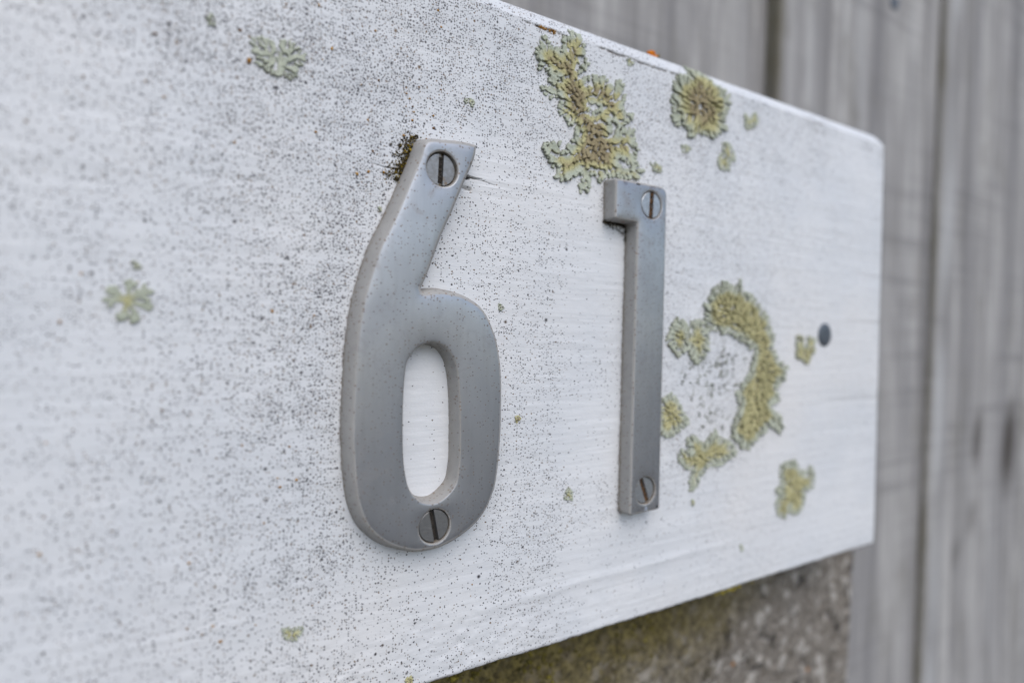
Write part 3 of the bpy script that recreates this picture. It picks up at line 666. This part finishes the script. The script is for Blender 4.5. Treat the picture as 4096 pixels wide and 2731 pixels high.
def screw(sx, sz, ang, mat, parent, recess, r=4.0, slot_w=1.35, dirt=.0, seed=0, dmat=None):
    """slotted countersunk head, ang = tilt of the slot from upright"""
    ca, sa = math.cos(ang), math.sin(ang)
    def W(p, q): return (sx+p*ca+q*sa, sz-p*sa+q*ca)     # p across the slot, q along it
    y = -T+recess
    n = 56
    th = np.linspace(0, 2*np.pi, n+1)[:-1]
    v = []; f = []
    h = slot_w/2
    for sgn in (-1, 1):                                  # two half moons either side of the slot
        a0 = math.acos(h/(r-.2))
        aa = np.linspace(-a0, a0, 26)
        rim = [(sgn*(r-.2)*math.cos(t), (r-.2)*math.sin(t)) for t in aa]
        i0 = len(v)
        v += [(*W(p, q), y) for p, q in rim]
        f.append(tuple(range(i0, i0+26)) if sgn < 0 else tuple(range(i0+25, i0-1, -1)))
        i1 = len(v); v += [(*W(sgn*r*math.cos(t), r*math.sin(t)), y+.2) for t in aa]
        i2 = len(v); v += [(*W(sgn*r*math.cos(t), r*math.sin(t)), y+1.4) for t in aa]
        for k in range(25):
            for a_, b_ in ((i0, i1), (i1, i2)):
                q_ = (a_+k, a_+k+1, b_+k+1, b_+k); f.append(q_ if sgn > 0 else q_[::-1])
        # slot wall with a nicked edge
        ks = 13; qs = np.linspace(-(r-.2)*math.sin(a0), (r-.2)*math.sin(a0), ks)
        j0 = len(v); v += [(*W(sgn*h, q), y+.001) for q in qs]
        j1 = len(v); v += [(*W(sgn*(h-.12), q), y+1.15) for q in qs]
        for k in range(ks-1):
            q_ = (j0+k, j0+k+1, j1+k+1, j1+k); f.append(q_ if sgn < 0 else q_[::-1])
    i0 = len(v)
    v += [(*W(-h, -r), y+1.15), (*W(h, -r), y+1.15), (*W(h, r), y+1.15), (*W(-h, r), y+1.15)]
    f.append((i0, i0+1, i0+2, i0+3))
    V = np.array([(a, c, b) for (a, b, c) in v])*mm
    o = mesh_obj('screw', V, f, mat, parent, smooth=False)
    if dirt:
        ps = np.linspace(-h*1.0, h*1.0, 8); qs = np.linspace(-r*.96, r*.96, 30)
        A, B = np.meshgrid(ps, qs)
        hh = 1.12-dirt*np.clip(.55+.9*fbm(A/1.0, B/.8, 3, seed), 0, 1.25)
        vv = [(W(a_, b_)[0], y+c_, W(a_, b_)[1]) for a_, b_, c_ in zip(A.ravel(), B.ravel(), hh.ravel())]
        mesh_obj('slot_dirt', np.array(vv)*mm, grid_faces(30, 8), dmat or DIRT, o)
    return o

number_six = empty('house_number', (0.005, 0, 0))
tag(number_six, 'grey cast metal number six screwed to the board, left of the number one', 'number')
cast_number('six', six_o, six_h, [SCREWS[0], SCREWS[1]], 1.25, number_six)
s = screw(*SCREWS[0], math.radians(2), STEEL, number_six, .95, dirt=.75, seed=3, dmat=SOOT); s['label'] = 'dark slotted screw sunk in the tip of the six'
s = screw(*SCREWS[1], math.radians(-12), STEEL, number_six, .35, dirt=.35, seed=5, dmat=SOOT); s['label'] = 'slotted screw at the foot of the six'

def rounded(poly):
    out = []
    n = len(poly)
    for i, (x, z, r) in enumerate(poly):
        p = np.array((x, z)); a = np.array(poly[i-1][:2])-p; b = np.array(poly[(i+1) % n][:2])-p
        a /= np.linalg.norm(a); b /= np.linalg.norm(b)
        p0 = p+a*r; p1 = p+b*r
        for t in np.linspace(0, 1, 7): out.append((1-t)**2*p0+2*t*(1-t)*p+t*t*p1)
    res = []
    for i in range(len(out)):
        p, q = out[i], out[(i+1) % len(out)]
        k = max(1, int(np.hypot(*(q-p))/.8))
        for t in np.arange(k)/k: res.append(p+(q-p)*t)
    return np.array(res)
one_o = rounded([(62.2, 100.0, .9), (83.55, 100.2, 3.0), (83.4, .35, 1.0), (70.75, .0, 1.0), (71.3, 88.2, .6), (62.25, 88.4, .7)])
number_one = empty('house_number', (0.077, 0, 0))
tag(number_one, 'grey cast metal number one screwed to the board, right of the number six', 'number')
cast_number('one', one_o, None, [SCREWS[2], SCREWS[3]], .4, number_one)
s = screw(*SCREWS[2], math.radians(3), STEEL2, number_one, .15, dirt=1.1, slot_w=1.7, seed=8); s['label'] = 'pale slotted screw with brown dirt in its slot, top of the one'
s = screw(*SCREWS[3], math.radians(-22), STEEL2, number_one, .6, dirt=.9, slot_w=1.6, seed=9); s['label'] = 'slotted screw with tilted dirty slot, foot of the one'

# ---------------------------------------------------------------- lichens
def lichen(label, polys, holes=(), w=2.6, seed=0, age_gain=1.0, age0=0.0, lift=1.0, cell=.2, group=None, center=None, edge_drop=None, tips=None, tonev=.5, gap=.40, radial_age=0.0, elong=1.0, cap=1.2):
    polys = [np.asarray(p, float) for p in polys]
    allp = np.vstack(polys)
    r = np.random.default_rng(seed)
    pad = w*.9
    x0, z0 = allp.min(0)-pad; x1, z1 = allp.max(0)+pad
    xs = np.arange(x0, x1, cell); zs = np.arange(z0, z1, cell)
    X, Zg = np.meshgrid(xs, zs)
    ins = np.zeros_like(X, bool); sdf = np.full(X.shape, 1e9)
    for p in polys:
        ins |= inside(X, Zg, p); sdf = np.minimum(sdf, seg_dist(X, Zg, p, True))
    for p in holes:
        p = np.asarray(p, float); ins &= ~inside(X, Zg, p); sdf = np.minimum(sdf, seg_dist(X, Zg, p, True))
    sd = np.where(ins, sdf, -sdf)
    sd = sd+.10*w+.30*w*fbm(X/(.8*w), Zg/(.8*w), 3, seed+40)*np.clip(1.2-np.abs(sd)/w, 0, 1)
    gz, gx = np.gradient(sd, cell)
    c = allp.mean(0) if center is None else np.array(center)
    # candidate lobe seeds by dart throwing, big at the margin, small inside
    seeds = []
    cand = np.argwhere(sd > .05*w)
    r.shuffle(cand)
    for (i, j) in cand[:6000]:
        depth = sd[i, j]
        size = w*(1.12 if depth < .9*w else .62)*r.uniform(.75, 1.2)
        size = min(size, max(.45*w, depth*2.1))
        x, z = X[i, j], Zg[i, j]
        if all((x-a)**2+(z-b)**2 > (gap*(size+s_))**2 for a, b, s_, *_ in seeds):
            g_ = -np.array((gx[i, j], gz[i, j])); rad = np.array((x, z))-c
            rad = rad/(np.linalg.norm(rad)+1e-6)
            d = g_/(np.linalg.norm(g_)+1e-6)*(1.0 if depth < w else .4)+rad*.9+r.normal(0, .3, 2)
            seeds.append((x, z, size, math.atan2(d[1], d[0]), depth))
    if tips is not None: seeds = []
    H = np.full(X.shape, -1.0); Lb = np.full(X.shape, -1); Ed = np.zeros(X.shape)
    tones = []
    nz = fbm(X/.9, Zg/.9, 3, seed+3); nz2 = fbm(X/2.5, Zg/2.5, 2, seed+5)
    for k, (x, z, s_, a, depth) in enumerate(seeds):
        ca, sa = math.cos(a), math.sin(a)
        m = max(3, int(s_*1.3*elong/cell))
        i = int((z-z0)/cell); j = int((x-x0)/cell)
        sl = (slice(max(0, i-m), i+m), slice(max(0, j-m), j+m))
        dx = X[sl]-x; dz = Zg[sl]-z
        p = (dx*ca+dz*sa)/s_/elong; q = (-dx*sa+dz*ca)/s_*elong**.5
        q = q-.25*r.normal()*p*p
        D_ = np.minimum(np.hypot((p+.30)/1.1, q/.85)-.36, np.hypot(p-.06, q)-.40)
        for t in range(r.integers(3, 5)):
            an = r.uniform(-1.0, 1.0); rr = r.uniform(.15, .24); L = r.uniform(.36, .52)
            cx, cy = .05+L*math.cos(an), L*math.sin(an)
            # lobule joined to the lobe by a neck
            tt = np.clip((p*cx+q*cy)/(cx*cx+cy*cy), 0, 1)
            D_ = np.minimum(D_, np.hypot(p-tt*cx, q-tt*cy)-(.13+(rr-.13)*tt))
        D_ = D_*s_+nz[sl]*.16
        z_ = r.uniform(.12, .75)*lift*(1 if depth < 1.5*w else 1.3)
        h = z_+.20*lift*np.clip((p+.3), -.3, 1)*s_/2.6+.16*lift*np.exp(-(-D_)/.30)+.10*nz2[sl]+.08*nz[sl]
        win = (D_ < 0) & (h > H[sl])
        Hs = H[sl]; Ls = Lb[sl]; Es = Ed[sl]
        Hs[win] = h[win]; Ls[win] = k; Es[win] = -D_[win]
        tones.append(r.uniform(0, 1)*.55+tonev*.45)
    for k, (ex, ez) in enumerate(tips or []):
        d = np.array((ex, ez))-c; Ln = np.hypot(*d); a = math.atan2(d[1], d[0]); ca, sa = math.cos(a), math.sin(a)
        p = ((X-c[0])*ca+(Zg-c[1])*sa); q = (-(X-c[0])*sa+(Zg-c[1])*ca)-.12*r.normal()*(p/Ln)**2*Ln
        ww = w*r.uniform(.8, 1.15)
        t = np.clip(p/(Ln-ww*.4), 0.06, 1)
        D_ = np.hypot(p-t*(Ln-ww*.4), q)-ww*(.16+.26*t)
        for bq in range(3):
            an = r.uniform(-.9, .9)+(bq-1)*.6; s0 = Ln*r.uniform(.45, .75); L_ = (Ln-s0)*r.uniform(.8, 1.05)
            bx, by = L_*math.cos(an), L_*math.sin(an)*.9
            tt = np.clip(((p-s0)*bx+q*by)/(bx*bx+by*by), 0, 1)
            D_ = np.minimum(D_, np.hypot(p-s0-tt*bx, q-tt*by)-ww*(.14+.14*tt))
        D_ = D_+nz*.14
        h = r.uniform(.15, .6)*lift+.25*lift*np.clip(p/Ln, 0, 1)+.15*lift*np.exp(D_/.3)+.10*nz2+.08*nz-.18*lift*np.exp(-np.abs(q)/.12)*(p > 0)
        win = (D_ < 0) & (h > H)
        H[win] = h[win]; Lb[win] = k
        tones.append(r.uniform(0, 1)*.55+tonev*.45)
    cov = Lb >= 0
    for p in holes: cov &= ~inside(X, Zg, p)
    if not cov.any(): return None
    Hc = np.where(cov, H, -.15)
    if edge_drop is not None:                          # follows the rounded top edge of the board
        Hc = Hc-np.interp(Zg, [139.0, 140.8, 142.4, 143.7, 144.4], [0, .62, 1.45, 2.65, 4.3])
    nr, nc = X.shape
    age = np.clip(sd/(2.6*w), 0, 1)*age_gain+age0+.22*fbm(X/6, Zg/6, 2, seed+8)
    if tips is not None: age = np.clip(1.15-np.hypot(X-c[0], Zg-c[1])/np.median([np.hypot(*(np.array(t)-c)) for t in tips])*1.25, 0, 1)*age_gain+age0+.15*fbm(X/3, Zg/3, 2, seed+8)
    if radial_age: age = age*.5+np.clip(1.2-np.hypot(X-c[0], Zg-c[1])/radial_age, 0, 1)+.2*nz2
    tn = np.array(tones+[.5])[Lb]
    fq = grid_faces(nr, nc)
    lab4 = Lb.ravel()[fq]; h4 = np.where(cov, H, -9).ravel()[fq]
    keep = cov.ravel()[fq].any(1)
    if edge_drop is not None: keep &= (Zg.ravel()[fq].max(1) < 144.3)
    own = lab4[np.arange(len(fq)), h4.argmax(1)]
    # darken the low side of height steps at the lip of a lobe
    under = np.zeros(X.shape)
    Hn = np.where(cov, H, 0.0)
    mx = Hn.copy()
    for sh in ((1, 0), (-1, 0), (0, 1), (0, -1)): mx = np.maximum(mx, np.roll(Hn, sh, (0, 1)))
    under = np.clip((mx-Hn-.25)/.35, 0, 1)*.5
    fq = fq[keep]; own = own[keep]
    root = empty('lichen', (c[0]*mm, 0, c[1]*mm))
    tag(root, label, 'lichen', group)
    V = np.stack([X.ravel(), -Hc.ravel(), Zg.ravel()], 1)*mm
    at = {'age': np.clip(age, 0, cap).ravel(), 'tone': tn.ravel(), 'under': np.where(cov, under, .85).ravel()}
    uniq, cnt = np.unique(own, return_counts=True)
    big = set(uniq[np.argsort(-cnt)][:70])
    big = {b for b in big if cnt[list(uniq).index(b)]*cell*cell > 1.2}
    def emit(name, sel):
        f_ = fq[sel]; ids, inv = np.unique(f_, return_inverse=True)
        return mesh_obj(name, V[ids], inv.reshape(f_.shape), LICHEN, root, attrs={k_: a_[ids] for k_, a_ in at.items()})
    rest = np.ones(len(own), bool)
    if len(big) > 1:
        for b in sorted(big):
            sel = own == b; rest &= ~sel; emit('lobe', sel)
    if rest.any():
        o = emit('thallus', rest)
        if len(big) > 1: o['kind'] = 'stuff'
    return root

lichen('largest grey-green lichen patch with tan middle, running from the top edge down to the one', [L['big']], [L['big_h'], L['big_h2']], w=2.8, seed=5, age_gain=1.45, edge_drop=1)
lichen('round pale green lichen rosette at the top edge, right of the largest lichen patch', [L['ros']], [L['ros_h']], w=2.7, seed=8, age_gain=.5, center=np.mean(L['ros_h'], 0), edge_drop=1, lift=1.2, elong=1.5, radial_age=11)
lichen('long yellow-green lichen arc between the one and the nail', [L['arc']], w=2.1, seed=11, tonev=1.15, age_gain=1.0, age0=-.08, center=(133, 50), lift=1.4, gap=.42, elong=1.5, cap=.62)
lichen('yellow-brown lichen tuft with a drooping tail, below the lichen arc', [L['bot']], w=2.0, seed=13, tonev=1.15, age_gain=.9, age0=.05, gap=.43, elong=1.3, cap=.62)
lichen('two-lobed green lichen tuft right of the middle of the one', [L['lA']], w=2.1, seed=14, tonev=1.15, age_gain=.8, age0=-.05, gap=.42, elong=1.3, cap=.62)
lichen('yellow-green lichen tuft half hidden behind the right side of the one', [L['lB']], w=2.0, seed=15, tonev=1.15, age_gain=.9, age0=.05, gap=.42, elong=1.3, cap=.62)
lichen('yellow-green lichen tuft low on the board, below the nail', [L['low']], w=2.1, seed=17, tonev=1.15, age_gain=.9, age0=.05, gap=.42, elong=1.4, cap=.62)
lichen('small U-shaped green lichen just left of the nail', [L['u']], w=2.6, seed=19, tonev=1.15, age0=.25, cap=.62)
lichen('flat pale green lichen with an orange speck beside it, near the top left', [L['tl']], [L['tl_h']], w=1.9, seed=21, age_gain=.35, lift=.6, tonev=1, center=TLC, elong=1.25)
lichen('pale green snowflake-shaped lichen near the left edge', [L['lf']], w=1.5, seed=29, age_gain=.5, lift=.7, tonev=-.2, center=LFC, tips=LFT)
for k_, lb, w_ in (('s3', 'small green lichen just right of the rosette lichen', 2.2), ('s4', 'small green lichen below the rosette lichen, toward the right end', 2.4),
                   ('s5', 'tiny green lichen directly below the rosette lichen', 1.6), ('s6', 'tiny green lichen above the top right corner of the one', 1.6),
                   ('s7', 'tiny green lichen under the top edge between the two large lichens', 1.4), ('s8', 'tiny curled green lichen between the six and the largest lichen', .9),
                   ('s13', 'tiny green lichen above the snowflake-shaped lichen', 1.1), ('s14', 'tiny pale green lichen low on the board, left of the foot of the six', 1.2),
                   ('d1', 'tiny grey-green lichen left of the foot of the one', 1.0), ('d2', 'tiny green crumb of lichen by the right shoulder of the six', .6),
                   ('d3', 'tiny yellow crumb of lichen right of the bowl of the six', .6), ('d4', 'tiny pale crumb of lichen on the left of the stem of the six', .5),
                   ('d5', 'tiny green crumb of lichen below the drooping lichen tail', 1.0), ('d6', 'tiny green crumb of lichen near the bottom edge of the board', 1.0),
                   ('d7', 'tiny brown lichen flake at the bottom edge, below the six', .9), ('d8', 'tiny grey lichen near the top edge, left of the flat pale lichen', 1.0)):
    lichen(lb, [L[k_]], w=w_, seed=hash(k_) % 97 if False else sum(map(ord, k_)), age0=.1 if k_ not in ('d3', 'd7') else .5, lift=.55, cell=.12)

# ---------------------------------------------------------------- moss, orange dots, crumbs
_t = (1+5**.5)/2
ICO_V = np.array([(-1, _t, 0), (1, _t, 0), (-1, -_t, 0), (1, -_t, 0), (0, -1, _t), (0, 1, _t), (0, -1, -_t), (0, 1, -_t), (_t, 0, -1), (_t, 0, 1), (-_t, 0, -1), (-_t, 0, 1)])/math.sqrt(1+_t*_t)
ICO_F = np.array([(0, 11, 5), (0, 5, 1), (0, 1, 7), (0, 7, 10), (0, 10, 11), (1, 5, 9), (5, 11, 4), (11, 10, 2), (10, 7, 6), (7, 1, 8), (3, 9, 4), (3, 4, 2), (3, 2, 6), (3, 6, 8), (3, 8, 9), (4, 9, 5), (2, 4, 11), (6, 2, 10), (8, 6, 7), (9, 8, 1)])
def blobs(name, items, mat, seed, origin, flat=.6, parent=None):
    """items: (u, depth toward the viewer, v, radius, colour 0..1) in mm -> one clump mesh"""
    r = np.random.default_rng(seed); V = []; Fc = []; A = []
    for k, (u, y, v, rad, c_) in enumerate(items):
        q = r.normal(size=(3, 3)); q, _ = np.linalg.qr(q)
        P = (ICO_V*r.uniform(.65, 1.25, (12, 1)))@q*rad*r.uniform(.75, 1.25, 3)
        P[:, 1] *= flat
        V.append(P+np.array((u, -y, v))); Fc.append(ICO_F+12*k); A += [c_]*12
    root = empty(name, (origin[0]*mm, origin[1]*mm, origin[2]*mm)) if parent is None else parent
    o = mesh_obj(name if parent is None else name, np.vstack(V)*mm, np.vstack(Fc), mat, None, attrs={'rnd': A})
    if parent is None: bpy.data.objects.remove(root)
    o.name = name
    return o
def cluster(n, line, spread, rmin, rmax, cfun, seed, rise=.5):
    r = np.random.default_rng(seed); Ln = np.asarray(line, float); out = []
    for k in range(n):
        i = r.integers(0, len(Ln)-1); t = r.random()
        p = Ln[i]*(1-t)+Ln[i+1]*t+r.normal(0, spread, 2)
        rad = rmin+(rmax-rmin)*r.random()**2.2
        out.append((p[0], abs(r.normal(0, rise))*.6, p[1], rad, float(np.clip(cfun(r), 0, 1))))
    return out
edge6 = [tuple(p) for p in six_base if p[0] < 2 and 90 < p[1] < 101.5]
edge6 = sorted(edge6, key=lambda p: p[1])
it = cluster(330, [(x-.45, z) for x, z in edge6], .6, .10, .42, lambda r: r.beta(1.2, 2.2), 3, .7)
it += cluster(330, [(x-1.9, z+.3) for x, z in edge6], 1.1, .07, .30, lambda r: r.beta(1, 2.5), 4, .2)
it += cluster(16, [edge6[len(edge6)*2//3], edge6[len(edge6)*2//3+2]], .7, .25, .55, lambda r: .85+.15*r.random(), 6, .8)
o = blobs('moss_clump', it, MOSS, 1, (-5, 0, 95))
tag(o, 'mustard and dark moss clump at the upper left edge of the six', 'moss')
it = cluster(240, [(61.6, 88.1), (66, 87.9), (70.3, 87.6)], .28, .10, .40, lambda r: r.beta(1, 3), 7, 1.2)
it += cluster(150, [(63, 87.4), (68, 86.4), (70.5, 84.6)], .5, .06, .22, lambda r: r.beta(1, 2), 8, .3)
it += cluster(60, [(70.6, 87), (70.8, 83)], .2, .08, .25, lambda r: r.beta(1, 3), 9, .6)
o = blobs('moss_clump', it, DARKMOSS, 2, (66, 0, 87))
tag(o, 'dark moss tucked under the flag of the one', 'moss')
it = cluster(60, [(84.4, 144.6), (86.8, 144.8)], .55, .4, 1.0, lambda r: r.random(), 10, .2)
it = [(u, -5+abs(y)*1.4, v+abs(y), rad, c_) for u, y, v, rad, c_ in it]
o = blobs('orange_lichen', it, BRIGHT_OR, 3, (85, 5, 144), flat=1)
tag(o, 'bright orange lichen cushion on the top edge of the board', 'lichen')
it = cluster(60, [(87.8, 144.2), (93, 144.0)], .4, .2, .6, lambda r: r.beta(1, 2), 11, .2)
it = [(u, -5+abs(y), v+abs(y)*.6, rad, c_) for u, y, v, rad, c_ in it]
o = blobs('moss_clump', it, MOSS, 4, (90, 5, 144), flat=1)
tag(o, 'low brown moss beside the orange lichen on the top edge', 'moss')
it = cluster(46, [(37, 138.6), (42.5, 138.7)], .3, .12, .42, lambda r: r.beta(2, 1.5), 12, .15)
o = blobs('orange_lichen', it, ORANGE_M, 5, (39, 0, 138))
tag(o, 'ochre lichen crust in the crack left of the largest lichen, under the top edge', 'lichen')
# moss in the shadow gap under the board
it = cluster(420, [(22, BB-.6), (90, BB-.7), (205, BB-.5)], .5, .15, .55, lambda r: r.beta(1, 2.5), 13, .3)
it = [(u, -2-abs(y)*6-8*random.random(), v, rad*1.3, c_) for u, y, v, rad, c_ in it]
it += [(u, -.5-y, v, rad, .6+.4*c_) for u, y, v, rad, c_ in cluster(80, [(119, BB+.2), (131, BB+.1)], .7, .25, .75, lambda r: r.random(), 14, .6)]
it += [(u, -.8-y, v, rad, .6+.4*c_) for u, y, v, rad, c_ in cluster(18, [(136, BB+.1), (140, BB)], .4, .2, .5, lambda r: r.random(), 15, .6)]
o = blobs('moss_fringe', it, GREENMOSS, 6, (100, 5, BB))
tag(o, 'thin olive moss fringe along the bottom edge of the board', 'moss', kind='stuff')
r7 = np.random.default_rng(77); it = []
while len(it) < 1300:
    x = r7.uniform(20, 190); dz = r7.exponential(11); z = BB-.3-dz
    if float(fbm(np.array(x/9), np.array(z/9), 2, 71)) + .9-(x-20)/130-dz/45 < r7.uniform(-.1, .5): continue
    it.append((x, -24.6+r7.uniform(-.3, .6), z, r7.uniform(.25, .95), r7.beta(1.3, 2)))
o = blobs('moss_mat', it, GREENMOSS, 9, (90, 24, -50), flat=.8)
tag(o, 'olive green moss cushions on the concrete post just under the board', 'moss', kind='stuff')
# ochre dots across the board and lichen crumbs inside the ring
r9 = np.random.default_rng(9)
it = [(x, .05, z, r9.uniform(.2, .42), r9.random()) for x, z in OD]
for k in range(170):
    x = r9.uniform(-78, 22); z = r9.uniform(-34, 138)
    if inside(np.array(x), np.array(z), six_base): continue
    it.append((x, .02, z, .08+.14*r9.random()**2, r9.random()*.7))
it.append((L['tl'][13][0]-1.2, .1, L['tl'][13][1]+.2, .6, .5))
o = blobs('ochre_dots', it, ORANGE_M, 7, (0, 0, 50))
tag(o, 'scattered ochre lichen dots around and above the six', 'lichen', kind='stuff')
it = []
RI_ = np.array(L['ringin'])
while len(it) < 330:
    x = r9.uniform(RI_[:, 0].min(), RI_[:, 0].max()); z = r9.uniform(RI_[:, 1].min(), RI_[:, 1].max())
    if inside(np.array(x), np.array(z), RI_) and float(fbm(np.array(x/4), np.array(z/4), 2, 5)) > -.05:
        n_ = r9.integers(1, 4)
        for k in range(n_): it.append((x+r9.normal(0, .3), .1, z+r9.normal(0, .5), r9.uniform(.12, .42), r9.random()))
CRUMB = mat_blob('lichen_crumb', ((.05, .048, .035), (.16, .17, .115), (.30, .31, .22)))
o = blobs('lichen_crumbs', it, CRUMB, 8, (125, 0, 40))
tag(o, 'grey-green lichen crumbs scattered inside the lichen ring', 'lichen', kind='stuff')
